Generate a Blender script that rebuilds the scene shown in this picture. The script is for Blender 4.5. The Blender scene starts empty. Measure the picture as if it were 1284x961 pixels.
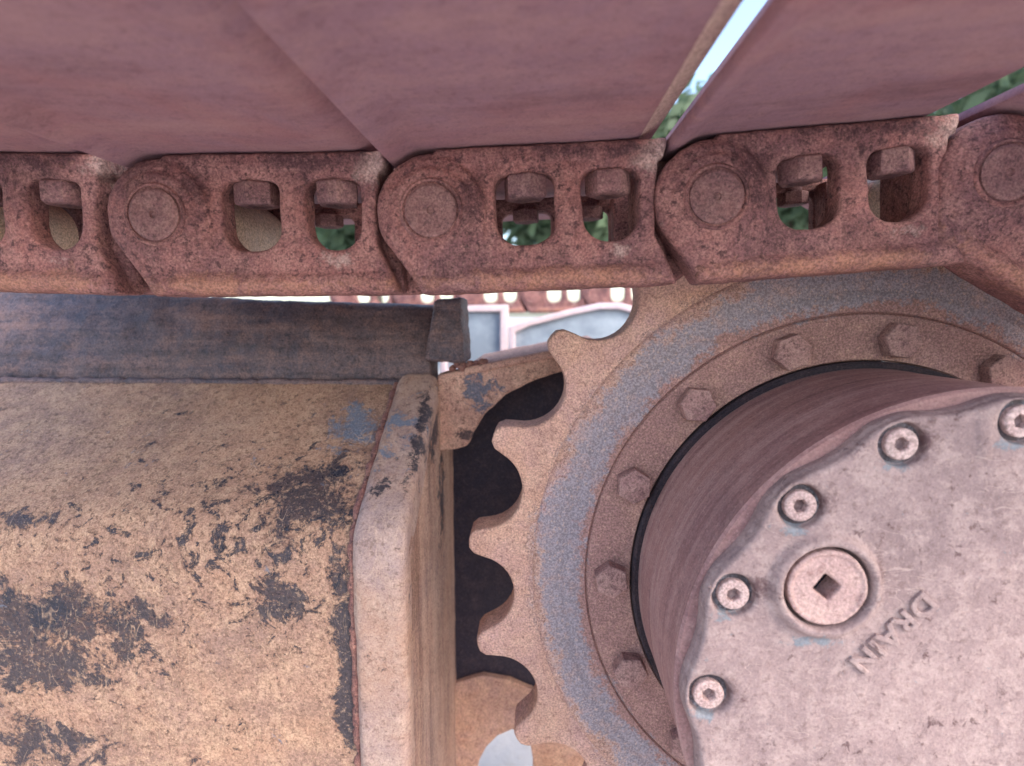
import bpy, bmesh, math, random
from mathutils import Vector, Matrix, noise as mnoise
R = math.radians
random.seed(7)
SC = bpy.context.scene
COL = SC.collection

# ------------------------------------------------------------------ camera, sky, sun, exposure
F_PX, IW, IH = 700.0, 1284.0, 961.0
YAW, PITCH = R(2.3), R(7.0)
CAM = Vector((0.0, -0.374, 0.78))
cd = bpy.data.cameras.new('camera')
cd.sensor_fit = 'HORIZONTAL'; cd.sensor_width = 36.0
cd.lens = F_PX / IW * 36.0
cd.clip_start = 0.01; cd.clip_end = 500.0
cd.dof.use_dof = True; cd.dof.focus_distance = 0.43; cd.dof.aperture_fstop = 5.0
cam = bpy.data.objects.new('camera', cd); COL.objects.link(cam)
cam.location = CAM; cam.rotation_euler = (math.pi / 2 - PITCH, 0, YAW)
SC.camera = cam

SUN_EL, SUN_AZ = R(40), R(122)         # azimuth clockwise from +Y (the far side): soft light from the right, on the camera's side
w = bpy.data.worlds.new('World'); SC.world = w; w.use_nodes = True
wn = w.node_tree
sky = wn.nodes.new('ShaderNodeTexSky'); sky.sky_type = 'NISHITA'; sky.sun_disc = False
sky.sun_elevation = SUN_EL; sky.sun_rotation = SUN_AZ
sky.air_density = 1.0; sky.dust_density = 2.2; sky.ozone_density = 1.0
wn.links.new(sky.outputs[0], wn.nodes['Background'].inputs[0])
wn.nodes['Background'].inputs[1].default_value = 0.15
sd = bpy.data.lights.new('sun', 'SUN'); sd.energy = 0.55; sd.angle = R(28); sd.color = (1.0, 0.96, 0.93)
sun = bpy.data.objects.new('sun', sd); COL.objects.link(sun)
to_sun = Vector((math.sin(SUN_AZ) * math.cos(SUN_EL), math.cos(SUN_AZ) * math.cos(SUN_EL), math.sin(SUN_EL)))
sun.rotation_euler = to_sun.to_track_quat('Z', 'Y').to_euler()
SC.view_settings.view_transform = 'Standard'; SC.view_settings.look = 'None'
SC.view_settings.gamma = 1.0; SC.view_settings.use_curve_mapping = False
SC.view_settings.exposure = 1.95
SC.cycles.max_bounces = 6; SC.cycles.diffuse_bounces = 4; SC.cycles.use_denoising = True

# ------------------------------------------------------------------ helpers
RM = Matrix.Rotation(YAW, 3, 'Z') @ Matrix.Rotation(math.pi / 2 - PITCH, 3, 'X')
def P(px, py, depth):
    """photo pixel -> point on the plane that stands 'depth' metres in front of the camera (along the axle)"""
    d = RM @ Vector(((px - IW / 2) / F_PX, -(py - IH / 2) / F_PX, -1.0))
    return CAM + d * (depth / d.y)

def link(o, parent=None):
    COL.objects.link(o)
    if parent is not None: o.parent = parent
    return o
def smooth(me, ang=38):
    me.polygons.foreach_set('use_smooth', [True] * len(me.polygons))
    if ang is not None: me.set_sharp_from_angle(angle=R(ang))
    return me
def obj(name, me, mat=None, parent=None, loc=None, rot=None):
    o = bpy.data.objects.new(name, me); link(o, parent)
    if mat is not None:
        if len(me.materials) == 0: me.materials.append(mat)
        else:
            o.material_slots[0].link = 'OBJECT'; o.material_slots[0].material = mat
    if loc is not None: o.location = loc
    if rot is not None: o.rotation_euler = rot
    return o
def tag(o, label, cat, group=None, kind=None):
    o['label'] = label; o['category'] = cat
    if group: o['group'] = group
    if kind: o['kind'] = kind
    return o
def thing(name, label, cat, loc=(0, 0, 0), group=None):
    o = bpy.data.objects.new(name, None); link(o); o.location = loc; o.empty_display_size = 0.05
    return tag(o, label, cat, group)
def eval_mesh(o):
    dg = bpy.context.evaluated_depsgraph_get(); dg.update()
    return bpy.data.meshes.new_from_object(o.evaluated_get(dg))
def slab(polys, y0, y1, bevel=0.002, res=2):
    """polygon(s) in the X-Z plane (first outline, then holes) with thickness y0..y1 and rounded edges"""
    cu = bpy.data.curves.new('tmp', 'CURVE'); cu.dimensions = '2D'; cu.fill_mode = 'BOTH'
    cu.bevel_depth = bevel; cu.bevel_resolution = res; cu.offset = -bevel
    cu.extrude = max((y1 - y0) / 2 - bevel, 1e-5)
    for pts in polys:
        s = cu.splines.new('POLY'); s.points.add(len(pts) - 1); s.use_cyclic_u = True
        for p, q in zip(s.points, pts): p.co = (q[0], q[1], 0, 1)
    o = bpy.data.objects.new('tmp', cu); COL.objects.link(o)
    me = eval_mesh(o)
    bpy.data.objects.remove(o); bpy.data.curves.remove(cu)
    me.transform(Matrix.Translation((0, (y0 + y1) / 2, 0)) @ Matrix.Rotation(math.pi / 2, 4, 'X'))
    bm = bmesh.new(); bm.from_mesh(me); bmesh.ops.remove_doubles(bm, verts=bm.verts, dist=1e-6)
    bmesh.ops.recalc_face_normals(bm, faces=bm.faces); bm.to_mesh(me); bm.free()
    return me
def prism_x(pts, x0, x1, bevel=0.002):
    """polygon in the Y-Z plane extruded along X"""
    me = slab([pts], -(x1 - x0) / 2, (x1 - x0) / 2, bevel)
    # slab: (a, t, b) -> want X=t, Y=a, Z=b
    me.transform(Matrix(((0, 1, 0, (x0 + x1) / 2), (1, 0, 0, 0), (0, 0, 1, 0), (0, 0, 0, 1))))
    me.flip_normals(); return me
def box(x0, x1, y0, y1, z0, z1, bevel=0.002):
    return slab([[(x0, z0), (x1, z0), (x1, z1), (x0, z1)]], y0, y1, bevel)
def lathe(prof, segs=96, cap=False):
    """profile [(r, y)] turned about the Y axis"""
    bm = bmesh.new(); rings = []
    for r, y in prof:
        rings.append([bm.verts.new((r * math.cos(2 * math.pi * i / segs), y, r * math.sin(2 * math.pi * i / segs))) for i in range(segs)])
    for a, b in zip(rings, rings[1:]):
        for i in range(segs):
            j = (i + 1) % segs; bm.faces.new((a[i], a[j], b[j], b[i]))
    if cap: bm.faces.new(rings[0]); bm.faces.new(rings[-1])
    bmesh.ops.recalc_face_normals(bm, faces=bm.faces)
    me = bpy.data.meshes.new('lathe'); bm.to_mesh(me); bm.free(); return me
def join(mes):
    bm = bmesh.new()
    for m in mes: bm.from_mesh(m)
    me = bpy.data.meshes.new('joined'); bm.to_mesh(me); bm.free(); return me
def cast(mes, voxel, it=3, rough=0.0, rscale=60):
    """melt overlapping solids into one cast body with softened corners"""
    me = join(mes); o = bpy.data.objects.new('tmp', me); COL.objects.link(o)
    m = o.modifiers.new('r', 'REMESH'); m.mode = 'VOXEL'; m.voxel_size = voxel
    m = o.modifiers.new('s', 'SMOOTH'); m.factor = 0.5; m.iterations = it
    out = eval_mesh(o); bpy.data.objects.remove(o)
    if rough:
        out.update()
        nrm = [v.normal.copy() for v in out.vertices]
        for v, n in zip(out.vertices, nrm):
            v.co += n * rough * (mnoise.noise(v.co * rscale) + 0.5 * mnoise.noise(v.co * rscale * 2.7))
    return smooth(out, None)
def circ(cx, cz, r, n=32, a0=0, a1=360):
    full = abs(a1 - a0) >= 360
    return [(cx + r * math.cos(R(a0 + (a1 - a0) * i / (n if full else n - 1))), cz + r * math.sin(R(a0 + (a1 - a0) * i / (n if full else n - 1)))) for i in range(n)]
def rrect(x0, x1, z0, z1, rb, rt, n=7):
    return (circ(x0 + rb, z0 + rb, rb, n, 180, 270) + circ(x1 - rb, z0 + rb, rb, n, 270, 360) +
            circ(x1 - rt, z1 - rt, rt, n, 0, 90) + circ(x0 + rt, z1 - rt, rt, n, 90, 180))
def hexa(r, a=0): return circ(0, 0, r, 6, a, a + 360)

# ------------------------------------------------------------------ materials
class NT:
    def __init__(s, name):
        s.m = bpy.data.materials.new(name); s.m.use_nodes = True; s.t = s.m.node_tree; s.N = s.t.nodes
        s.b = s.N['Principled BSDF']
    def L(s, a, b): s.t.links.new(a, b)
    def n(s, typ, **kw):
        x = s.N.new(typ)
        for k, v in kw.items(): setattr(x, k, v)
        return x
    def noise(s, co, scale, detail=6, rough=0.65, dist=0.0):
        x = s.n('ShaderNodeTexNoise'); s.L(co, x.inputs['Vector'])
        x.inputs['Scale'].default_value = scale; x.inputs['Detail'].default_value = detail
        x.inputs['Roughness'].default_value = rough; x.inputs['Distortion'].default_value = dist
        return x.outputs[0]
    def rng(s, v, a, b, c=0.0, d=1.0):
        x = s.n('ShaderNodeMapRange'); s.L(v, x.inputs[0])
        for i, q in enumerate((a, b, c, d)): x.inputs[i + 1].default_value = q
        return x.outputs[0]
    def math(s, op, a, b):
        x = s.n('ShaderNodeMath', operation=op)
        for i, q in enumerate((a, b)):
            if isinstance(q, (int, float)): x.inputs[i].default_value = q
            else: s.L(q, x.inputs[i])
        return x.outputs[0]
    def mix(s, f, a, b, mode='MIX'):
        x = s.n('ShaderNodeMix', data_type='RGBA', blend_type=mode)
        for i, q in ((0, f), (6, a), (7, b)):
            if isinstance(q, (int, float)): x.inputs[i].default_value = q
            elif isinstance(q, tuple): x.inputs[i].default_value = (*q, 1)
            else: s.L(q, x.inputs[i])
        return x.outputs[2]
    def scaled(s, co, v):
        x = s.n('ShaderNodeVectorMath', operation='MULTIPLY'); s.L(co, x.inputs[0]); x.inputs[1].default_value = v
        return x.outputs[0]

def srgb(*c):
    return tuple(((v / 255) / 12.92 if v / 255 <= 0.04045 else ((v / 255 + 0.055) / 1.055) ** 2.4) for v in c)

def rust(name, base, alt, dust, dark, dust_amt=0.55, dark_amt=0.6, rough=0.8, bump=0.5, streak=None, patches=(), fine=(0.72, 1.28), big=9.0, grain=620.0, lo=(0.40, 0.62), pits=0.0, fleck=0.35, halo=None, radial=(), scratch=None):
    t = NT(name)
    tc = t.n('ShaderNodeTexCoord'); oi = t.n('ShaderNodeObjectInfo')
    off = t.n('ShaderNodeVectorMath', operation='ADD'); t.L(tc.outputs['Object'], off.inputs[0])
    sc = t.n('ShaderNodeVectorMath', operation='SCALE'); sc.inputs[0].default_value = (3.1, 5.7, 4.3); t.L(oi.outputs['Random'], sc.inputs['Scale'])
    t.L(sc.outputs[0], off.inputs[1]); co = off.outputs[0]; raw = tc.outputs['Object']
    n1 = t.noise(co, big, 6, 0.70, 0.4); n2 = t.noise(co, 55, 6, 0.75, 0.3); n3 = t.noise(co, 210, 4, 0.72); n4 = t.noise(co, grain, 2, 0.7)
    sh = t.n('ShaderNodeVectorMath', operation='ADD'); t.L(co, sh.inputs[0]); sh.inputs[1].default_value = (7.3, 2.1, 9.9)
    n5 = t.noise(sh.outputs[0], 330, 3, 0.7); n6 = t.noise(sh.outputs[0], 22, 5, 0.7); cache = {}
    c = t.mix(t.rng(n1, *lo), base, alt)
    c = t.mix(t.math('MULTIPLY', t.rng(n2, 0.46, 0.60), dust_amt), c, dust)
    c = t.mix(t.math('MULTIPLY', t.rng(n6, 0.50, 0.66), dark_amt * 0.5), c, dark)
    c = t.mix(t.math('MULTIPLY', t.rng(n3, 0.54, 0.62), dark_amt), c, dark)
    hs = n3
    if streak:
        ns = t.noise(t.scaled(co, streak), 1.0, 5, 0.7)
        c = t.mix(t.math('MULTIPLY', t.rng(ns, 0.50, 0.68), 0.55), c, dust)
        c = t.mix(t.math('MULTIPLY', t.rng(ns, 0.47, 0.32), 0.5), c, dark)
        hs = t.math('ADD', t.math('MULTIPLY', ns, 0.7), t.math('MULTIPLY', n3, 0.6))
    rgh = t.rng(n2, 0.3, 0.7, rough - 0.12, rough + 0.1)
    h = t.math('ADD', t.math('MULTIPLY', hs, 0.9), t.math('MULTIPLY', n4, 0.45))
    for (r0, r1, r2, r3, colr, amt) in radial:            # rings of wear about the axle
        sp = t.n('ShaderNodeSeparateXYZ'); t.L(raw, sp.inputs[0])
        rr = t.math('SQRT', t.math('ADD', t.math('MULTIPLY', sp.outputs[0], sp.outputs[0]), t.math('MULTIPLY', sp.outputs[2], sp.outputs[2])), 0.0)
        rr = t.math('ADD', rr, t.math('MULTIPLY', t.math('SUBTRACT', n6, 0.5), 0.055)); rr = t.math('ADD', rr, t.math('MULTIPLY', t.math('SUBTRACT', n3, 0.5), 0.035))
        f = t.math('MULTIPLY', t.rng(rr, r0, r1), t.rng(rr, r3, r2)); f = t.math('MULTIPLY', f, t.rng(n2, 0.34, 0.5, amt * 0.55, amt))
        c = t.mix(f, c, colr)
    for (ctr, rad, colr, thr, scale, edge, gloss) in patches:
        d = t.n('ShaderNodeVectorMath', operation='SUBTRACT'); t.L(raw, d.inputs[0]); d.inputs[1].default_value = ctr
        dd = t.n('ShaderNodeVectorMath', operation='MULTIPLY'); t.L(d.outputs[0], dd.inputs[0]); dd.inputs[1].default_value = tuple(1 / q for q in rad)
        ln = t.n('ShaderNodeVectorMath', operation='LENGTH'); t.L(dd.outputs[0], ln.inputs[0])
        m = t.rng(ln.outputs['Value'], 1.0, 0.15, 0.0, 0.24)
        if scale not in cache: cache[scale] = t.math('ADD', t.math('MULTIPLY', t.noise(co, scale, 7, 0.76, 0.6), 0.85), t.math('MULTIPLY', n3, 0.20))
        np_ = cache[scale]
        tot = t.math('ADD', np_, m); f = t.rng(tot, thr, thr + edge)
        if halo: c = t.mix(t.math('MULTIPLY', t.rng(tot, thr - 0.06, thr), 0.18), c, halo)
        c = t.mix(t.math('MULTIPLY', f, 0.88), c, colr)
        rgh = t.math('SUBTRACT', rgh, t.math('MULTIPLY', f, gloss))
        h = t.math('ADD', h, t.math('MULTIPLY', f, 0.35))
    c = t.mix(t.math('MULTIPLY', t.rng(n5, 0.57, 0.64), fleck), c, dust)
    if scratch:
        sv, amt = scratch
        a_ = t.noise(t.scaled(co, sv), 1.0, 2, 0.5, 1.2); b_ = t.n('ShaderNodeMath', operation='ABSOLUTE'); t.L(t.math('SUBTRACT', a_, 0.5), b_.inputs[0])
        f = t.math('MULTIPLY', t.rng(b_.outputs[0], 0.014, 0.002), t.rng(n6, 0.48, 0.62)); f = t.math('MULTIPLY', f, amt)
        c = t.mix(f, c, dust); h = t.math('SUBTRACT', h, t.math('MULTIPLY', f, 0.5))
    if pits:
        vo = t.n('ShaderNodeTexVoronoi'); t.L(co, vo.inputs['Vector']); vo.inputs['Scale'].default_value = 420
        pp = t.rng(vo.outputs['Distance'], 0.05, 0.32)
        h = t.math('ADD', h, t.math('MULTIPLY', pp, pits))
    g = t.n('ShaderNodeCombineColor'); gv = t.rng(n4, 0.38, 0.62, *fine)
    for i in range(3): t.L(gv, g.inputs[i])
    c = t.mix(1.0, c, g.outputs[0], 'MULTIPLY')
    t.L(c, t.b.inputs['Base Color']); t.L(rgh, t.b.inputs['Roughness'])
    t.b.inputs['Specular IOR Level'].default_value = 0.28
    bp = t.n('ShaderNodeBump'); bp.inputs['Strength'].default_value = bump; bp.inputs['Distance'].default_value = 0.0016
    t.L(h, bp.inputs['Height']); t.L(bp.outputs[0], t.b.inputs['Normal'])
    return t.m

M = {}
LIT_RAIL = srgb(160, 112, 92); MAUVE_SHADE = srgb(86, 58, 60); LIT_SAND = srgb(176, 148, 138)  # orange-lit worn rail, shaded upper part and gap-lit corner, painted as link colours
M['link'] = rust('rusty_cast_link', srgb(142, 96, 90), srgb(116, 80, 80), srgb(170, 128, 118), srgb(72, 48, 50), 0.4, 0.8, bump=0.75, fleck=0.3, big=16, lo=(0.42, 0.58), fine=(0.68, 1.32),
    patches=[((0.07, 0.0, -0.047), (0.16, 0.05, 0.014), LIT_RAIL, 0.63, 30, 0.16, 0.15), ((0.026, 0.0, 0.012), (0.022, 0.05, 0.04), MAUVE_SHADE, 0.64, 40, 0.12, 0.0), ((0.15, 0.0, 0.030), (0.03, 0.06, 0.02), LIT_SAND, 0.65, 40, 0.14, 0.0),  # last one: light from the shoe gap painted on the end corner
             ((0.10, 0.0, 0.034), (0.08, 0.05, 0.012), MAUVE_SHADE, 0.64, 40, 0.12, 0.0), ((0.12, 0.0, -0.03), (0.03, 0.05, 0.012), LIT_SAND, 0.73, 50, 0.12, 0.0)])  # painted shade along the top edge; sandy dust below the window
M['pin'] = rust('rusty_pin_end', srgb(128, 92, 88), srgb(112, 82, 84), srgb(158, 126, 118), srgb(74, 52, 56), 0.35, 0.5, bump=0.4, fleck=0.25)
M['bushing'] = rust('worn_bushing_steel', srgb(206, 180, 154), srgb(196, 180, 168), srgb(216, 194, 168), srgb(130, 100, 90), 0.5, 0.3, rough=0.6, bump=0.3)
M['shoe'] = rust('mauve_rust_shoe', srgb(144, 110, 118), srgb(150, 106, 108), srgb(168, 130, 126), srgb(106, 74, 78), 0.25, 0.32, scratch=((9, 60, 20), 0.35), bump=0.25, streak=(6, 22, 25), fine=(0.93, 1.07), big=6, fleck=0.12, lo=(0.44, 0.62))
M['shoe_edge'] = rust('pale_gap_lit_shoe_edge', srgb(192, 162, 146), srgb(180, 150, 142), srgb(206, 180, 160), srgb(140, 100, 92), 0.4, 0.3, bump=0.3)  # light from the open gap, painted onto the shoe's end face
GREY = srgb(138, 129, 134)
RINGS = [(0.150, 0.20, 0.232, 0.252, srgb(142, 106, 100), 0.9), (0.229, 0.235, 0.262, 0.270, GREY, 0.95), (0.270, 0.2705, 0.2715, 0.2725, srgb(90, 74, 78), 0.7)]
M['sprocket'] = rust('rusty_sprocket', srgb(186, 144, 122), srgb(178, 140, 132), srgb(206, 168, 144), srgb(116, 80, 74), 0.45, 0.45, rough=0.72, bump=0.75, fine=(0.70, 1.30), radial=RINGS)
M['foot'] = rust('tan_rust_plate', srgb(186, 140, 114), srgb(176, 138, 124), srgb(206, 166, 138), srgb(124, 84, 74), 0.5, 0.4, bump=0.4)
M['bolt'] = rust('rusty_bolt', srgb(156, 120, 112), srgb(144, 108, 104), srgb(180, 146, 134), srgb(84, 58, 60), 0.5, 0.6, bump=0.7, fine=(0.75, 1.25))
M['nut'] = rust('dark_rusty_nut', srgb(126, 90, 88), srgb(112, 82, 84), srgb(164, 130, 120), srgb(66, 46, 52), 0.4, 0.6, bump=0.6)
M['hub'] = rust('rust_hub_side', srgb(154, 114, 108), srgb(142, 106, 104), srgb(184, 150, 142), srgb(98, 70, 70), 0.3, 0.3, bump=0.35, streak=(5, 110, 5), fine=(0.88, 1.12))
M['plug'] = rust('dusty_rust_plug', srgb(182, 148, 140), srgb(176, 144, 138), srgb(200, 170, 158), srgb(126, 92, 86), 0.5, 0.5, bump=0.7, fine=(0.85, 1.15))
M['capbolt'] = rust('pale_cap_screw', srgb(186, 158, 152), srgb(178, 148, 142), srgb(202, 180, 172), srgb(112, 86, 84), 0.5, 0.5, rough=0.6, bump=0.4)
M['black'] = rust('black_recess', srgb(52, 44, 50), srgb(44, 38, 44), srgb(80, 62, 62), srgb(30, 26, 32), 0.4, 0.4, bump=0.4)
M['washer'] = rust('dark_gap_washer', srgb(66, 58, 62), srgb(84, 72, 74), srgb(150, 150, 156), srgb(42, 34, 38), 0.5, 0.6, rough=0.6, bump=0.4)  # darkened to stand in for the shaded gap round each screw head

# ------------------------------------------------------------------ setting
def ground_material():
    t = NT('dusty_yard'); tc = t.n('ShaderNodeTexCoord')
    n = t.noise(tc.outputs['Object'], 0.6, 9, 0.7); n2 = t.noise(tc.outputs['Object'], 14, 9, 0.7)
    c = t.mix(t.rng(n, 0.35, 0.65), (0.46, 0.42, 0.39), (0.54, 0.50, 0.47)); c = t.mix(t.rng(n2, 0.5, 0.7, 0, 0.5), c, (0.36, 0.30, 0.25))
    t.L(c, t.b.inputs['Base Color']); t.b.inputs['Roughness'].default_value = 0.95
    bp = t.n('ShaderNodeBump'); bp.inputs['Strength'].default_value = 0.5; bp.inputs['Distance'].default_value = 0.02
    t.L(n2, bp.inputs['Height']); t.L(bp.outputs[0], t.b.inputs['Normal']); return t.m
bm = bmesh.new(); bmesh.ops.create_grid(bm, x_segments=40, y_segments=40, size=150)
me = bpy.data.meshes.new('ground'); bm.to_mesh(me); bm.free()
g = obj('ground', me, ground_material()); g['kind'] = 'structure'; g['label'] = 'pale dusty ground of the yard'

# ------------------------------------------------------------------ sprocket and final drive
TD = 0.4693                                            # distance of the tooth face from the camera
AX = Vector((0.2717, 0.0, -0.2247 + CAM.z))           # axle
TY = TD + CAM.y                                       # tooth face plane (world Y)
NT_ = 21; TIP = 0.3300; VR = 0.0350; VC = 0.3245
def gear_outline():
    pts = []
    step = 360 / NT_
    for k in range(NT_):
        ta = 175.5 + k * step; va = ta + step / 2
        # rounded tip, then the round valley that follows it
        cx, cz = VC * math.cos(R(va)), VC * math.sin(R(va))
        tipw = 0.0112
        for q in (-1, -0.55, 0, 0.55, 1):
            a = ta + math.degrees(q * tipw / TIP); r = TIP - 0.0042 * q ** 4 - 0.0012 * q * q
            pts.append((r * math.cos(R(a)), r * math.sin(R(a))))
        for i in range(1, 16):
            a = va + 180 + (-82 + 164 * i / 16.0)
            wob = 1.0 + 0.015 * math.sin(k * 2.3 + i * 0.4)
            # valley runs from the side of this tooth to the next
            pts.append((cx + VR * wob * math.cos(R(va + 180 + 82 - 164 * i / 16.0)), cz + VR * wob * math.sin(R(va + 180 + 82 - 164 * i / 16.0))))
    return pts
go = gear_outline()
spr = thing('drive_sprocket', 'large rusty toothed drive sprocket with a ring of hex bolts and a grey worn band', 'sprocket', AX)
ring = slab([go, circ(0, 0, 0.19, 96)], TY, TY + 0.034, 0.0028, 3)
obj('tooth_ring', smooth(ring, 40), M['sprocket'], spr)
# dished web: grey band, then the bolt flange
FY = 0.4645 + CAM.y
band = lathe([(0.2745, TY + 0.004), (0.2722, TY - 0.0006), (0.2690, TY - 0.0024), (0.262, TY - 0.0030), (0.2535, TY - 0.0034), (0.2475, TY - 0.0034),
              (0.2460, TY - 0.0027), (0.2440, TY - 0.0027), (0.2425, TY - 0.0036), (0.233, TY - 0.0040), (0.2272, TY - 0.0041), (0.2260, TY - 0.0022)], 160)
obj('worn_band', smooth(band, 50), M['sprocket'], spr)
flange = lathe([(0.2275, FY + 0.012), (0.2265, FY + 0.0035), (0.2245, FY + 0.0005), (0.222, FY), (0.1885, FY), (0.1872, FY + 0.002), (0.1870, FY + 0.03)], 160)
obj('bolt_flange', smooth(flange, 40), M['sprocket'], spr)
hexm = slab([hexa(0.0150)], -0.0075, 0.0085, 0.0016, 2); hexm = smooth(hexm, 30)
dimple = lathe([(0.0001, -0.0078), (0.008, -0.0084), (0.0115, -0.0072)], 24)
hexm = smooth(join([hexm, dimple]), 30)
for k in range(15):
    a = R(60.4 + 24 * k)
    obj('hex_bolt', hexm, M['bolt'], spr, (0.205 * math.cos(a), FY - 0.0040, 0.205 * math.sin(a)), (0, random.uniform(0, 1.04), 0))

CY = 0.3134 + CAM.y                                     # plane of the cover's face
fd = thing('final_drive', 'big round final drive drum with a pale dusty bolted cover and drain plug', 'final drive', AX)
drum = lathe([(0.1815, FY + 0.02), (0.1815, FY - 0.004), (0.1812, FY - 0.006), (0.1812, FY - 0.03), (0.1814, FY - 0.05), (0.1818, FY - 0.075), (0.1820, FY - 0.1),
              (0.1824, CY + 0.018), (0.1836, CY + 0.0165), (0.1837, CY + 0.0145), (0.1822, CY + 0.0125), (0.15, CY + 0.0120)], 192)
obj('drum', smooth(drum, 25), M['hub'], fd)
seal = lathe([(0.1868, FY + 0.012), (0.1868, FY - 0.0030), (0.1848, FY - 0.0050), (0.1806, FY - 0.0042), (0.1806, FY + 0.012)], 160)
obj('seal_ring', smooth(seal, 40), M['black'], fd)
def cover_outline(inset=0.0):
    pts = []
    for i in range(480):
        a = i * 0.75; d = abs(((a - 90.8 + 11.25) % 22.5) - 11.25)
        s = min(1, max(0, (d - 1.0) / 9.5)); s = s * s * (3 - 2 * s)
        r = 0.1808 - inset - 0.0052 * s
        pts.append((r * math.cos(R(a)), r * math.sin(R(a))))
    return pts
plug_c = P(1037, 737, 0.311) - AX
pockets = []
BC = [(0.1660 * math.cos(R(90.8 + 22.5 * k)), 0.1660 * math.sin(R(90.8 + 22.5 * k))) for k in range(16)]
for bx_, bz_ in BC: pockets.append(circ(bx_, bz_, 0.0128, 24))
c_base = slab([cover_outline(0.0), circ(plug_c.x, plug_c.z, 0.0225, 40)], CY + 0.0062, CY + 0.0145, 0.001)
c_face = slab([cover_outline(0.001)] + pockets + [circ(plug_c.x, plug_c.z, 0.0245, 40)], CY, CY + 0.0080, 0.0026, 3)
boss = lathe([(0.0245, CY + 0.006), (0.0250, CY - 0.0040), (0.0264, CY - 0.0058), (0.0292, CY - 0.0054), (0.0318, CY - 0.0010), (0.034, CY + 0.004), (0.0245, CY + 0.006)], 64)
boss.transform(Matrix.Translation((plug_c.x, 0, plug_c.z)))
extras = []
for k in range(16):                                    # cast ribs between screws
    a = R(90.8 + 22.5 * k + 11.25 + (-4))
    rib = slab([[(-0.003, -0.012), (0.003, -0.012), (0.0045, 0.012), (-0.0045, 0.012)]], CY - 0.0012, CY + 0.004, 0.0011)
    if k % 5 == 0:
        rib.transform(Matrix.Translation((0.159 * math.cos(a), 0, 0.159 * math.sin(a))) @ Matrix.Rotation(-(a - math.pi / 2), 4, 'Y')); extras.append(rib)
DIRT_SHADE = srgb(96, 70, 70); CHIP = srgb(122, 128, 134)
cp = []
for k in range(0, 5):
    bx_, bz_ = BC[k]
    cp.append(((bx_ + 0.009, CY, bz_ + 0.004), (0.017, 0.03, 0.021), DIRT_SHADE, 0.62, 60, 0.16, 0.0))  # pocket shadow and dirt at each screw's upper right, painted on the cover
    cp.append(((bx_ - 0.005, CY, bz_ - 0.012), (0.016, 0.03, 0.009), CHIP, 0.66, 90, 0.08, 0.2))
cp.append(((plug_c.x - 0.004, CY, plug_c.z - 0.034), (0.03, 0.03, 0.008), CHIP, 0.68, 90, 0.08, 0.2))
cp.append(((plug_c.x + 0.030, CY, plug_c.z + 0.014), (0.010, 0.03, 0.035), DIRT_SHADE, 0.70, 70, 0.14, 0.0))
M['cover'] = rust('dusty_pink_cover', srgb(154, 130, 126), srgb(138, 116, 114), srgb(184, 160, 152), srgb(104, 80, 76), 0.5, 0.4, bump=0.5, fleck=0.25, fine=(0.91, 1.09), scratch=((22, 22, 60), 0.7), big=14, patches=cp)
cover = cast([c_base, c_face, boss] + extras, 0.0013, 3, 0.00028, 55)
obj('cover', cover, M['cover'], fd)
capm = slab([circ(0, 0, 0.0092, 28), circ(0, 0, 0.0042, 6)], -0.007, 0.007, 0.0011, 2)
capb = slab([circ(0, 0, 0.0088, 24)], -0.001, 0.006, 0.0005)
capm = smooth(join([capm, capb]), 35)
washm = smooth(lathe([(0.0088, 0.001), (0.0090, -0.0009), (0.0118, -0.0007), (0.0124, 0.0022)], 32), 35)
for bx_, bz_ in BC:
    s = obj('socket_screw', capm, M['capbolt'], fd, (bx_, CY + 0.0080, bz_), (0, random.uniform(0, 1), 0))
    obj('washer', washm, M['washer'], s, (0, -0.0022, 0))
sq = [(0.0083 * math.cos(R(8 + 90 * i)), 0.0083 * math.sin(R(8 + 90 * i))) for i in range(4)]
pl = slab([circ(0, 0, 0.0226, 56), sq], CY - 0.0026, CY + 0.0180, 0.0011, 2)
plb = slab([circ(0, 0, 0.022, 32)], CY + 0.0150, CY + 0.0220, 0.0005)
prim = slab([circ(0, 0, 0.0226, 56), circ(0, 0, 0.0196, 48)], CY - 0.0038, CY + 0.006, 0.0009, 2)
plugm = cast([pl, plb, prim], 0.0007, 2, 0.00035, 130)
pg = obj('drain_plug', plugm, M['plug'], fd, (plug_c.x, 0, plug_c.z))
obj('socket_shade', smooth(slab([[(q[0] * 1.25, q[1] * 1.25) for q in sq]], CY + 0.0125, CY + 0.0140, 0.0003), 30), M['black'], pg)  # black plate at the bottom stands in for the hole's shade
fc = bpy.data.curves.new('t', 'FONT'); fc.body = 'DRAIN'; fc.size = 0.0180; fc.extrude = 0.0013; fc.bevel_depth = 0.0007; fc.bevel_resolution = 1
fc.align_x = 'CENTER'; fc.align_y = 'CENTER'; fc.space_character = 1.12
fo = bpy.data.objects.new('t', fc); COL.objects.link(fo); tm = eval_mesh(fo); bpy.data.objects.remove(fo)
tp = P(1117, 792, 0.3134)
ux = Vector((-0.66, 0, -0.75)).normalized(); uy = Vector((0.75, 0, -0.66)).normalized(); uz = ux.cross(uy)
tm.transform(Matrix((ux, uy, uz)).transposed().to_4x4())
lt = obj('raised_lettering', smooth(tm, 35), M['cover'], fd, (tp.x - AX.x, CY - 0.0002, tp.z - AX.z)); lt['label'] = 'raised cast letters reading DRAIN'

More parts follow.
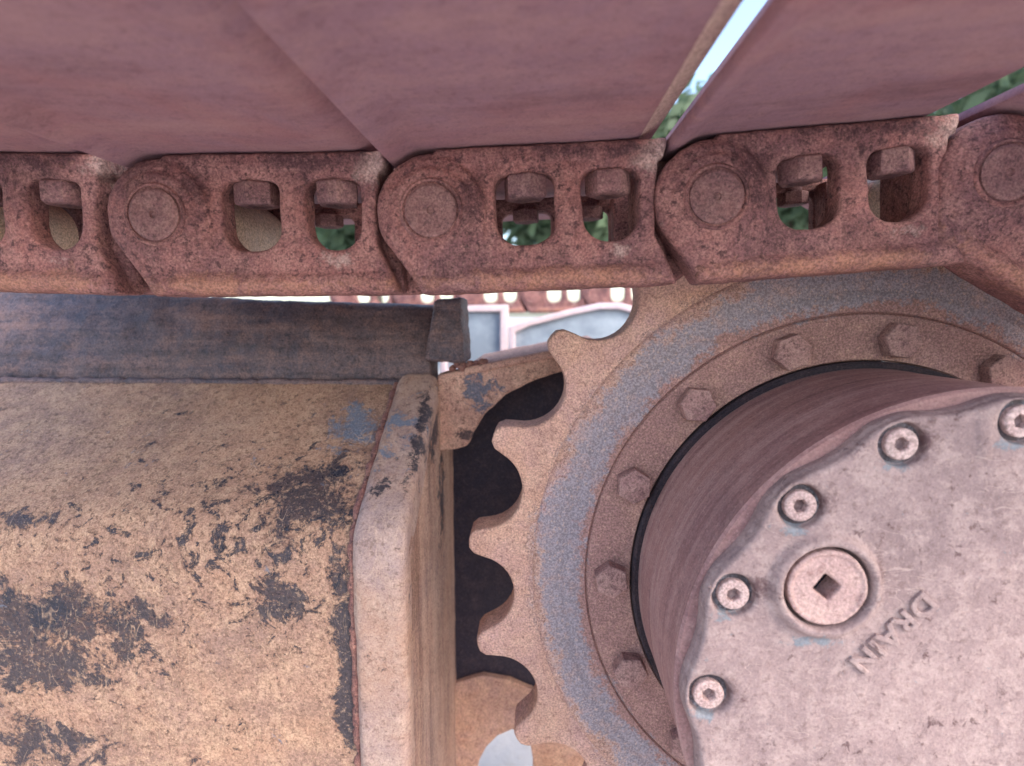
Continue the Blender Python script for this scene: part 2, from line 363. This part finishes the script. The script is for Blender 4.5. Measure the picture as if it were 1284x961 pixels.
# ------------------------------------------------------------------ track chain
PITCH_L = 0.184
W1 = (0.0415, 0.0810, -0.0235, 0.0225); W2 = (0.0985, 0.1358, -0.0235, 0.0225)
def link_mesh(W1=W1, W2=W2):
    w1 = rrect(*W1, 0.0165, 0.008); w2 = rrect(*W2, 0.0165, 0.008)
    arc = circ(0, 0, 0.037, 18, 205, 82)
    plate = [(0.150, 0.0395), (0.146, 0.0), (0.146, -0.020), (0.160, -0.0525), (-0.009, -0.0525)] + arc
    s = [slab([plate, w1, w2], 0.0045, 0.025, 0.003),
         slab([[(0.010, -0.0525), (-0.009, -0.0525)] + circ(0, 0, 0.0375, 20, 208, 60) + [(0.036, 0.004), (0.034, -0.022)]], 0.0018, 0.032, 0.004, 3),
         slab([circ(0, 0, 0.0355, 40)], 0.000, 0.036, 0.005, 3),
         slab([circ(0, 0, 0.0275, 40)], -0.0022, 0.02, 0.002, 2),
         slab([[(-0.010, -0.0535), (0.161, -0.0535), (0.154, -0.0375), (-0.019, -0.0375)]], 0.0000, 0.036, 0.0085, 4),
         slab([[(0.003, 0.0275), (0.152, 0.0275), (0.154, 0.0400), (0.003, 0.0400)]], 0.0030, 0.034, 0.003, 3),
         slab([rrect(0.083, 0.097, -0.03, 0.03, 0.004, 0.004)], 0.0035, 0.024, 0.004, 3),
         # inner, offset end that carries the neighbour's pin
         slab([[(0.137, -0.052), (0.166, -0.052), (0.190, -0.034)] + circ(PITCH_L, 0, 0.0355, 24, -75, 100) + [(0.172, 0.036), (0.150, 0.038), (0.137, 0.034)]], 0.037, 0.062, 0.004, 3),
         slab([[(0.1375, -0.050), (0.160, -0.050), (0.150, 0.034), (0.1375, 0.034)]], 0.022, 0.058, 0.004, 2)]
    return cast(s, 0.00125, 7, 0.0007, 70)
LINK = link_mesh()
LINK.materials.append(M['link'])
REAR = link_mesh((0.038, 0.0835, -0.032, 0.0265), (0.096, 0.1360, -0.032, 0.0265)); REAR.materials.append(M['link'])
pinm = smooth(lathe([(0.0001, -0.0035), (0.0022, -0.0031), (0.0026, -0.0044), (0.0150, -0.0046), (0.0168, -0.0036), (0.0172, -0.001), (0.0178, 0.004)], 48), 30)
pinring = smooth(lathe([(0.0180, -0.0006), (0.0183, -0.0032), (0.0196, -0.0036), (0.0206, -0.0028), (0.0212, -0.0010)], 48), 30)
CW = 0.168                                           # outside width of the chain
bushm = smooth(lathe([(0.015, 0.037), (0.029, 0.038), (0.0295, 0.045), (0.0295, CW - 0.040), (0.029, CW - 0.036), (0.015, CW - 0.035)], 40), 40)
pins = [P(-150, 262, 0.374), P(197, 270, 0.374), P(541, 265, 0.374), P(897, 248, 0.374), P(1260, 218, 0.374)]
for p in pins: p.y = 0.0
pins.append(pins[-1] + Vector((math.cos(R(-30)), 0, math.sin(R(-30)))) * PITCH_L)
pins.append(pins[-1] + Vector((math.cos(R(-64)), 0, math.sin(R(-64)))) * PITCH_L)
near_labels = ['rusty track link farthest from the sprocket, over the black-painted frame rib',
               'rusty track link over the end post of the frame rib, before the first sprocket tooth',
               'rusty track link over the blue-grey panels and the first free sprocket tooth',
               'rusty track link right over the sprocket bolts, under the open gap between shoes',
               'rusty track link bent downwards over the sprocket beside the round drum']
rear_labels = ['rear rail link behind the near link farthest from the sprocket', 'rear rail link seen through the windows over the end post',
               'rear rail link seen through the windows over the blue-grey panels', 'rear rail link seen through the windows right over the sprocket bolts', 'rear rail link behind the link bent downwards over the sprocket']
nutm = smooth(join([slab([hexa(0.0150, 0)], -0.0080, 0.0075, 0.0026, 3), slab([circ(0, 0, 0.0088, 20)], -0.0080, 0.0125, 0.001)]), 30)
nutm.transform(Matrix.Rotation(math.pi / 2, 4, 'X'))   # axis along Z; bolt end pointing down
for v in nutm.vertices: pass
shoe_labels = ['rusty flat track shoe farthest from the sprocket, over the black-painted frame rib',
               'rusty flat track shoe butted tight against its neighbour, over the frame end post',
               'wide rusty track shoe over the blue-grey panels, pale edge along the open gap',
               'rusty track shoe over the sprocket, dark rolled lip along the open gap',
               'rusty track shoe tipping down past the sprocket beside the trees']
SF, SR = -0.262, 0.14
def shoe_mesh():
    prof = [(-0.0275, -0.0052), (-0.0265, -0.0066), (-0.0235, -0.0070), (-0.0185, -0.0052), (-0.0120, -0.0018), (-0.0060, 0.0), (0.05, 0.0003), (0.10, 0.0003), (0.1330, 0.0), (0.1385, 0.0016),
            (0.1530, 0.0100), (0.1530, 0.0180), (0.1440, 0.0150), (0.133, 0.0110), (0.06, 0.0110), (-0.0060, 0.0110), (-0.0130, 0.0085), (-0.0210, 0.0030), (-0.0275, 0.0002)]
    n = 40; y0, y1 = SF, CW + SR
    bm = bmesh.new(); rows = []
    for j in range(n + 1):
        y = y0 + (y1 - y0) * j / n
        rows.append([bm.verts.new((u, y, v + 0.0012 * mnoise.noise(Vector((u * 14, y * 9, 0.3))) * (1 if 0.0 < u < 0.13 else 0.5))) for u, v in prof])
    k = len(prof)
    for a, b in zip(rows, rows[1:]):
        for i in range(k): bm.faces.new((a[i], a[(i + 1) % k], b[(i + 1) % k], b[i]))
    bm.faces.new(rows[0]); bm.faces.new(rows[-1]); bmesh.ops.recalc_face_normals(bm, faces=bm.faces)
    me = bpy.data.meshes.new('shoe'); bm.to_mesh(me); bm.free(); smooth(me, 40)
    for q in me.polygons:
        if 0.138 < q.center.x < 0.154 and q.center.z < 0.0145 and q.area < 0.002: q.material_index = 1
    return me
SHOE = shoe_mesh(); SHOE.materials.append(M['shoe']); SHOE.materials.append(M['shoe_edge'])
GR = smooth(slab([[(-0.009, 0), (0.009, 0), (0.005, 0.026), (-0.005, 0.026)]], SF, CW + SR, 0.002), 30)
SHOE_DX = [0, 0, -0.001, 0.001, 0.0]
for i in range(5):
    a, b = pins[i], pins[i + 1]
    ang = math.atan2(b.z - a.z, b.x - a.x)
    t = thing('track_link', near_labels[i], 'track link', a, 'chain links of the near rail'); t.rotation_euler = (0, -ang, 0)
    obj('link_body', LINK, None, t)
    p = obj('track_pin', pinm, M['pin'], t); obj('pin_collar', pinring, M['link'], p)
    obj('bushing', bushm, M['bushing'], t)
    f = thing('track_link', rear_labels[i], 'track link', a + Vector((0, CW, 0)), 'chain links of the rear rail')
    f.rotation_euler = (0, -ang, 0)
    fb = obj('link_body', REAR, None, f); fb.scale = (1, -0.55, 0.88)
    s = thing('track_shoe', shoe_labels[i], 'track shoe', a, 'track shoes'); s.rotation_euler = (0, -ang, 0)
    pt = obj('plate', SHOE, None, s, (SHOE_DX[i], 0, 0.0408))
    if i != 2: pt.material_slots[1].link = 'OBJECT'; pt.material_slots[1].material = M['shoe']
    for u in (-0.006 + 0.012, 0.065, 0.128): obj('grouser', GR, M['shoe'], s, (u + SHOE_DX[i], 0, 0.0505))
    for (u, y) in ((0.0610, 0.017), (0.1175, 0.017), (0.0610, CW - 0.016), (0.1175, CW - 0.016)):
        nt = obj('nut', nutm, M['nut'], s, (u + random.uniform(-0.001, 0.001), y, 0.0155 if y < 0.1 else 0.0200), (0, 0, random.uniform(0, 1.0)))
        if y > 0.1: nt.scale = (0.85, 0.85, 0.75)

# ------------------------------------------------------------------ track frame
D1, D2 = 0.430, 0.592
Y1, Y2 = D1 + CAM.y, D2 + CAM.y
zb = P(440, 668, D1).z; zt = P(500, 482, D2).z
xs = P(443, 690, D1).x                                   # weld seam
xe = P(511, 700, D1).x                                   # end of the bracket
def bend(points, r=0.03, n=8):
    """round the middle corner of a three-point line"""
    a, b, c = (Vector(p) for p in points)
    u = (a - b).normalized(); v = (c - b).normalized(); p0 = b + u * r; p2 = b + v * r
    return [tuple((1 - t) ** 2 * p0 + 2 * t * (1 - t) * b + t * t * p2) for t in [i / n for i in range(n + 1)]]
pa = P(60, 800, D1); pb = P(375, 625, D1 + 0.03); pc = P(440, 540, D1 + 0.10); pe = P(350, 760, D1); pf = P(440, 800, D1); pd = P(180, 770, D1)
NAVY = srgb(40, 43, 54); BLUE = srgb(104, 116, 132)
def at(x, y, d): return tuple(P(x, y, d))
beam_patches = [(at(40, 800, D1), (0.17, 0.10, 0.13), NAVY, 0.700, 24, 0.035, 0.3), (at(60, 770, D1), (0.07, 0.10, 0.05), NAVY, 0.66, 30, 0.05, 0.3),
                (at(160, 790, D1), (0.08, 0.08, 0.07), NAVY, 0.70, 34, 0.04, 0.3), (at(60, 930, D1), (0.12, 0.08, 0.05), NAVY, 0.71, 30, 0.04, 0.3),
                (at(385, 620, D1 + 0.03), (0.075, 0.09, 0.055), NAVY, 0.650, 32, 0.06, 0.3),
                (at(440, 535, D1 + 0.10), (0.045, 0.06, 0.035), BLUE, 0.630, 26, 0.08, 0.35),
                (at(345, 755, D1), (0.055, 0.06, 0.035), NAVY, 0.68, 40, 0.04, 0.3), (at(20, 655, D1), (0.05, 0.06, 0.012), NAVY, 0.66, 44, 0.05, 0.3),
                (at(436, 830, D1), (0.018, 0.06, 0.15), NAVY, 0.62, 44, 0.05, 0.3), (at(300, 650, D1), (0.5, 0.3, 0.3), NAVY, 0.80, 60, 0.03, 0.2)]
M['beam'] = rust('dusty_tan_beam', srgb(166, 129, 106), srgb(144, 114, 100), srgb(192, 158, 130), srgb(88, 64, 54), 0.5, 0.6, scratch=((50, 30, 18), 0.6), halo=srgb(122, 84, 66), rough=0.75, bump=0.7, patches=beam_patches, fine=(0.76, 1.24))
pk = P(510, 545, D2 - 0.04); pk2 = P(482, 620, D1 + 0.05)
M['bracket'] = rust('dusty_bracket', srgb(166, 132, 114), srgb(158, 134, 128), srgb(190, 162, 144), srgb(96, 74, 66), 0.5, 0.45, scratch=((60, 60, 9), 0.6), halo=srgb(122, 84, 66), rough=0.72, bump=0.35, fine=(0.85, 1.15),
                    patches=[((pk.x, pk.y, pk.z), (0.05, 0.10, 0.05), BLUE, 0.66, 42, 0.06, 0.3), (at(530, 560, D2 - 0.06), (0.010, 0.10, 0.09), NAVY, 0.63, 46, 0.05, 0.2), ((pk2.x, pk2.y, pk2.z), (0.03, 0.05, 0.04), NAVY, 0.68, 55, 0.04, 0.3)])
M['wall'] = rust('streaked_end_wall', srgb(164, 126, 108), srgb(148, 118, 108), srgb(190, 158, 136), srgb(88, 64, 58), 0.4, 0.5, bump=0.5, streak=(45, 45, 5), scratch=((70, 70, 8), 0.5), halo=srgb(122, 84, 66),
    patches=[(at(545, 540, D2 - 0.03), (0.05, 0.05, 0.05), NAVY, 0.65, 48, 0.05, 0.2), (at(560, 620, 0.60), (0.05, 0.05, 0.14), NAVY, 0.70, 50, 0.05, 0.2)])
M['rib'] = rust('black_painted_rib', srgb(78, 72, 80), srgb(100, 84, 84), srgb(136, 106, 98), srgb(44, 42, 50), 0.45, 0.6, rough=0.5, bump=0.9, streak=(6, 60, 70), big=7, pits=0.25)
M['cavity'] = rust('dark_navy_inside', srgb(50, 44, 56), srgb(42, 38, 52), srgb(92, 74, 76), srgb(32, 30, 40), 0.3, 0.4, rough=0.6, bump=0.4)  # dark navy base colour also carries the shade inside the cavity
pq = P(640, 560, 0.66)
M['archm'] = rust('chipped_arch_plate', srgb(196, 150, 128), srgb(178, 136, 122), srgb(206, 168, 146), srgb(104, 72, 66), 0.5, 0.6, bump=0.5,
                  patches=[(tuple(P(600, 490, 0.60)), (0.03, 0.1, 0.035), srgb(86, 92, 108), 0.65, 50, 0.05, 0.2), (tuple(P(585, 545, 0.60)), (0.02, 0.1, 0.012), srgb(60, 50, 56), 0.64, 70, 0.06, 0.2)])

fr = thing('undercarriage_beam', 'dusty tan box-section track frame with chipped navy paint and sloping top', 'undercarriage', (0, 0, 0)); fr['kind'] = 'thing'
BT = 0.02
X0 = -1.1
low = 0.06
outer = [(Y1, low)] + bend([(Y1, low), (Y1, zb), (Y2, zt)], 0.035, 10) + [(Y2, zt)]
inner = [(Y2 + 0.02, zt - 0.03), (Y1 + BT + 0.02, zb - 0.03), (Y1 + BT + 0.02, low)]
obj('box_beam', smooth(prism_x(outer + inner, X0, xs - 0.001, 0.0015), 30), M['beam'], fr)
# bracket cap, a little proud of the beam
pr = 0.009
o2 = [(Y1 - pr, low)] + bend([(Y1 - pr, low), (Y1 - pr, zb + 0.004), (Y2, zt + 0.012)], 0.022, 10) + [(Y2 + 0.004, zt + 0.012)]
i2 = [(Y2 + 0.004, zt - 0.02), (Y1 + 0.02, zb - 0.03), (Y1 + 0.02, low)]
obj('end_bracket', smooth(cast([prism_x(o2 + i2, xs, xe, 0.0085)], 0.0020, 4, 0.0010, 30), None), M['bracket'], fr)
def tube(path, r, n=8, jit=0.0):
    bm = bmesh.new(); rings = []
    for i, p in enumerate(path):
        p = Vector(p); q = Vector(path[min(i + 1, len(path) - 1)]) - Vector(path[max(i - 1, 0)]); q.normalize()
        s = q.orthogonal().normalized(); t2 = q.cross(s); rr = r * (1 + jit * mnoise.noise(p * 180))
        rings.append([bm.verts.new(p + (s * math.cos(2 * math.pi * k / n) + t2 * math.sin(2 * math.pi * k / n)) * rr) for k in range(n)])
    for a, b in zip(rings, rings[1:]):
        # match the ring start so the tube does not twist
        best = min(range(n), key=lambda k: (b[k].co - a[0].co).length); b[:] = b[best:] + b[:best]
        if (b[1].co - a[1].co).length > (b[-1].co - a[1].co).length: b[:] = [b[0]] + b[:0:-1]
        for k in range(n): bm.faces.new((a[k], a[(k + 1) % n], b[(k + 1) % n], b[k]))
    bmesh.ops.recalc_face_normals(bm, faces=bm.faces)
    me = bpy.data.meshes.new('tube'); bm.to_mesh(me); bm.free(); return smooth(me, None)
prof = [(Y1, low + i * 0.004) for i in range(int((zb - 0.035 - low) / 0.004))] + bend([(Y1, low), (Y1, zb), (Y2, zt)], 0.035, 12)
b0 = Vector(prof[-1]); prof += [tuple(b0.lerp(Vector((Y2, zt)), i / 30)) for i in range(1, 31)]
M['weld'] = rust('rust_weld', srgb(136, 92, 82), srgb(120, 82, 78), srgb(170, 128, 110), srgb(70, 52, 54), 0.4, 0.7, bump=0.7)
obj('weld_bead', tube([(xs - 0.0015, y, z) for y, z in prof], 0.0036, 8, 0.9), M['weld'], fr)
# end wall running back behind the sprocket, and the dark box behind it
D3 = 0.685
z_top = zt + 0.008
obj('end_wall', smooth(cast([prism_x([(Y1 + 0.004, low), (Y1 + 0.004, zb - 0.012), (Y2 - 0.01, zt - 0.012), (0.702 + CAM.y, zt - 0.012), (0.702 + CAM.y, low)], xe - 0.012, xe - 0.0005, 0.003)], 0.0024, 2, 0.0008, 35), None), M['wall'], fr)
# rib plate along the top of the frame and its end post
Y3 = Y2 + 0.004
zr = P(420, 381, D2 + 0.012).z
xr = P(541, 420, D2 + 0.01).x
rtop = [P(x, y, D2 + 0.014) for x, y in ((-700, 330), (0, 352), (150, 366), (300, 375), (420, 379), (541, 383))]
ribpoly = [(p.x, p.z) for p in rtop] + [(xr, zt - 0.02), (rtop[0].x, zt - 0.02)]
ribm = cast([slab([ribpoly], Y3 + 0.004, Y3 + 0.050, 0.005)], 0.0024, 2, 0.0018, 45)
for v in ribm.vertices:
    k_ = max(0.0, v.co.z - zt) / 0.09
    v.co.y += 0.030 * k_ * k_ + 0.0015 * mnoise.noise(Vector((v.co.x * 25, v.co.z * 90, 1.0)))
obj('rib_plate', ribm, M['rib'], fr)
obj('seam_bead', tube([(X0 + i * 0.006, Y3 - 0.001 + 0.0006 * mnoise.noise(Vector((i * .5, 0, 0))), zt + 0.001) for i in range(int((xs - X0) / 0.006) + 4)], 0.0042, 8, 0.8), M['rib'], fr)
pp = [(P(546, 378, 0.598)), (P(579, 373, 0.598)), (P(584, 455, 0.598)), (P(533, 452, 0.598))]
post = slab([[(q.x, q.z) for q in pp]], 0.598 + CAM.y - 0.010, 0.598 + CAM.y + 0.055, 0.003)
obj('end_post', cast([post], 0.0016, 2, 0.0016, 90), M['rib'], fr)
# arch plate above the cavity
DA = 0.598
def px_poly(pts, d): return [(P(x, y, d).x, P(x, y, d).z) for x, y in pts]
arch = px_poly([(548, 470), (583, 463), (640, 451), (720, 436), (760, 432), (775, 452), (705, 466), (665, 479), (632, 497), (608, 520), (593, 543), (586, 560), (562, 566), (540, 566)], DA)
obj('arch_plate', cast([slab([arch], DA + CAM.y, DA + CAM.y + 0.03, 0.003)], 0.0016, 2, 0.0010, 60), M['archm'], fr)
top = px_poly([(583, 461), (640, 449), (720, 434), (760, 430), (761, 440), (720, 444), (640, 459), (583, 471)], DA)
obj('top_flange', cast([slab([top], DA + CAM.y - 0.006, DA + CAM.y + 0.20, 0.002)], 0.0022, 2, 0.001, 60), M['archm'], fr)
# back plate, dark above, dusty below, with a round cut-out at the foot
DB = 0.69
bp_pts = px_poly([(520, 440), (860, 400), (900, 1000), (690, 1010)], DB)
hole = P(655, 985, 0.70)
back = [(xe - 0.005, zt + 0.004), (xe + 0.20, zt + 0.028), (xe + 0.45, zt + 0.03), (xe + 0.45, P(700, 930, DB).z), (P(690, 860, DB).x, P(690, 900, DB).z), (P(645, 850, DB).x, P(645, 870, DB).z), (xe - 0.005, P(560, 870, DB).z)]
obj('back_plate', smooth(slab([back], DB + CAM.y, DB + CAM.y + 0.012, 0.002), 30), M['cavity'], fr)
DL = 0.684
lp = px_poly([(545, 853), (572, 856), (590, 850), (606, 846), (640, 852), (700, 878), (800, 900), (900, 1010)], DL)
arc = px_poly([(668, 1020), (668, 950), (664, 928), (655, 918), (642, 914), (624, 922), (610, 936), (601, 953), (597, 975), (597, 1020)], DL)
lowp = lp + [(lp[-1][0], low), (arc[0][0], low)] + arc + [(arc[-1][0], low), (lp[0][0] - 0.01, low), (lp[0][0] - 0.01, lp[0][1])]
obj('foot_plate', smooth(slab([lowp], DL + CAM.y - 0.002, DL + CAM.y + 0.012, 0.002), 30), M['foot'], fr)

rd = random.Random(3)
for px, py in ((574, 452), (581, 455), (589, 452), (597, 453), (606, 450), (567, 457)):
    bm = bmesh.new(); bmesh.ops.create_icosphere(bm, subdivisions=3, radius=rd.uniform(0.0035, 0.0065))
    for v in bm.verts: v.co *= 1 + 0.45 * mnoise.noise(v.co * 260 + Vector((px, 0, 0)))
    me = bpy.data.meshes.new('dirt_clod'); bm.to_mesh(me); bm.free()
    p = P(px, py + 5, DA + 0.004); o = obj('dirt_clod', smooth(me, None), M['weld'], None, p)
    tag(o, 'small brown dirt clod lying on the arch plate beside the end post', 'dirt clod', 'dirt clods on the arch plate')
# ------------------------------------------------------------------ seen past the frame: the far track and a panelled guard
for k, px in enumerate((428, 508, 588, 668, 748, 828)):
    p = P(px, 371 - k * 0.6, 1.61)
    t = obj('track_link', LINK, None, None, p); t.rotation_euler = (0, R(-0.8), 0)
    tag(t, 'small distant link of the far track chain seen under the near chain', 'track link', 'links of the far track')
M['pale'] = rust('pale_pink_frame', srgb(206, 182, 182), srgb(196, 178, 184), srgb(220, 200, 196), srgb(150, 120, 118), 0.4, 0.3, rough=0.55, bump=0.2, fine=(0.95, 1.05))
t = NT('blue_grey_panel'); tc = t.n('ShaderNodeTexCoord'); n = t.noise(tc.outputs['Object'], 9, 5, 0.6)
t.L(t.mix(t.rng(n, 0.4, 0.62), srgb(128, 138, 148), srgb(168, 178, 186)), t.b.inputs['Base Color']); t.b.inputs['Roughness'].default_value = 0.5; M['panel'] = t.m
DG = 1.25
gd = thing('panel_guard', 'pale pinkish metal frame with blue-grey panels behind the arch plate', 'machine panel', (0, 0, 0))
a_out = px_poly([(552, 384), (637, 382), (637, 472), (552, 472)], DG); a_in = px_poly([(560, 391), (627, 391), (627, 464), (560, 464)], DG)
b_out = px_poly([(638.5, 410), (660, 402), (715, 388), (752, 380), (778, 380), (800, 386), (830, 400), (830, 470), (638.5, 470)], DG)
b_in = px_poly([(646, 417), (664, 409), (718, 395), (753, 388), (777, 388), (798, 394), (820, 404), (820, 420), (740, 440), (646, 462)], DG)
gy = DG + CAM.y
obj('frame', smooth(slab([a_out, a_in], gy, gy + 0.03, 0.003), 30), M['pale'], gd)
obj('frame', smooth(slab([b_out, b_in], gy, gy + 0.03, 0.003), 30), M['pale'], gd)
obj('panel', smooth(slab([a_in], gy + 0.014, gy + 0.02, 0.0005), 30), M['panel'], gd)
obj('panel', smooth(slab([b_in], gy + 0.014, gy + 0.02, 0.0005), 30), M['panel'], gd)
for px in (600, 760):
    q = P(px, 460, DG)
    obj('support_leg', box(q.x - 0.03, q.x + 0.03, gy + 0.002, gy + 0.028, 0.0, q.z, 0.003), M['pale'], gd)

# ------------------------------------------------------------------ trees beyond
def leaf_material(name, c1, c2):
    t = NT(name); oi = t.n('ShaderNodeTexCoord'); n = t.noise(oi.outputs['Object'], 3.0, 4, 0.6)
    c = t.mix(t.rng(n, 0.35, 0.65), c1, c2); t.L(c, t.b.inputs['Base Color']); t.b.inputs['Roughness'].default_value = 0.6
    tr = t.n('ShaderNodeBsdfTranslucent'); t.L(c, tr.inputs[0]); mx = t.n('ShaderNodeMixShader'); mx.inputs[0].default_value = 0.55
    t.L(t.b.outputs[0], mx.inputs[1]); t.L(tr.outputs[0], mx.inputs[2]); t.L(mx.outputs[0], t.N['Material Output'].inputs[0]); return t.m
LEAF = [leaf_material('leaf_a', (0.12, 0.17, 0.10), (0.16, 0.23, 0.13)), leaf_material('leaf_b', (0.11, 0.17, 0.10), (0.15, 0.22, 0.13))]
BARK = rust('bark', (0.14, 0.10, 0.08), (0.11, 0.08, 0.07), (0.2, 0.16, 0.13), (0.05, 0.04, 0.03), bump=1.0)
def tree(x, y, h, rad, label, k, trunk=0.35):
    t = thing('tree', label, 'tree', (x, y, 0), 'trees beyond the machine')
    rnd = random.Random(k * 13 + 5); z0 = h * trunk
    segs = [([Vector((0, 0, 0)), Vector((rnd.uniform(-.1, .1), 0, z0)), Vector((rnd.uniform(-.3, .3), .1, h * 0.85))], 0.05 * h * 0.5)]
    for i in range(6):
        a = i * 1.05 + rnd.random(); segs.append(([Vector((0, 0, z0 * rnd.uniform(0.7, 1.4))), Vector((math.cos(a) * rad * 0.4, math.sin(a) * rad * 0.4, z0 + h * 0.2)), Vector((math.cos(a) * rad * 0.75, math.sin(a) * rad * 0.75, h * rnd.uniform(.5, .8)))], 0.012 * h))
    bm = bmesh.new()
    for pts, r0 in segs:
        prev = None
        for i, p in enumerate(pts):
            rr = r0 * (1 - 0.4 * i)
            ringv = [bm.verts.new(p + Vector((math.cos(q * math.pi / 4) * rr, math.sin(q * math.pi / 4) * rr, 0))) for q in range(8)]
            if prev:
                for q in range(8): bm.faces.new((prev[q], prev[(q + 1) % 8], ringv[(q + 1) % 8], ringv[q]))
            prev = ringv
    me = bpy.data.meshes.new('trunk'); bm.to_mesh(me); bm.free(); obj('trunk', smooth(me, None), BARK, t)
    vs, fs = [], []
    clumps = []
    for i in range(34):
        a = rnd.uniform(0, 6.283); u = rnd.uniform(-1, 1); q = rnd.random() ** 0.4
        clumps.append(Vector((math.cos(a) * math.sqrt(1 - u * u) * rad * q, math.sin(a) * math.sqrt(1 - u * u) * rad * q, z0 + (h - z0) * (0.5 + 0.5 * u * q))))
    for i in range(5200):
        c = rnd.choice(clumps); p = c + Vector((rnd.gauss(0, 1), rnd.gauss(0, 1), rnd.gauss(0, 0.8))) * rad * 0.17
        n = Vector((rnd.gauss(0, 1), rnd.gauss(0, 1), rnd.gauss(0, 1))).normalized(); s = n.orthogonal().normalized(); q = n.cross(s)
        L = rnd.uniform(0.08, 0.17); b = len(vs)
        vs += [p - s * L, p + q * L * .5, p + s * L, p - q * L * .5]; fs.append((b, b + 1, b + 2, b + 3))
    me = bpy.data.meshes.new('crown'); me.from_pydata(vs, [], fs); obj('crown', me, LEAF[k % 2], t)
tl = ['broad pale green tree behind the windows of the middle links', 'rounded green tree behind the open gap between shoes', 'tall green tree beside the shoe that tips down past the sprocket',
      'low green tree behind the link over the end post', 'small green tree behind the link farthest from the sprocket']
for k, (x, y, h, rad, tk) in enumerate([(0.7, 7.5, 3.9, 1.5, 0.45), (3.9, 8.5, 4.3, 1.6, 0.45), (7.2, 8.0, 4.8, 1.9, 0.45), (-2.2, 7.5, 3.7, 1.5, 0.45), (-5.6, 8.5, 3.9, 1.6, 0.45)]):
    tree(x, y, h, rad, tl[k], k, tk)
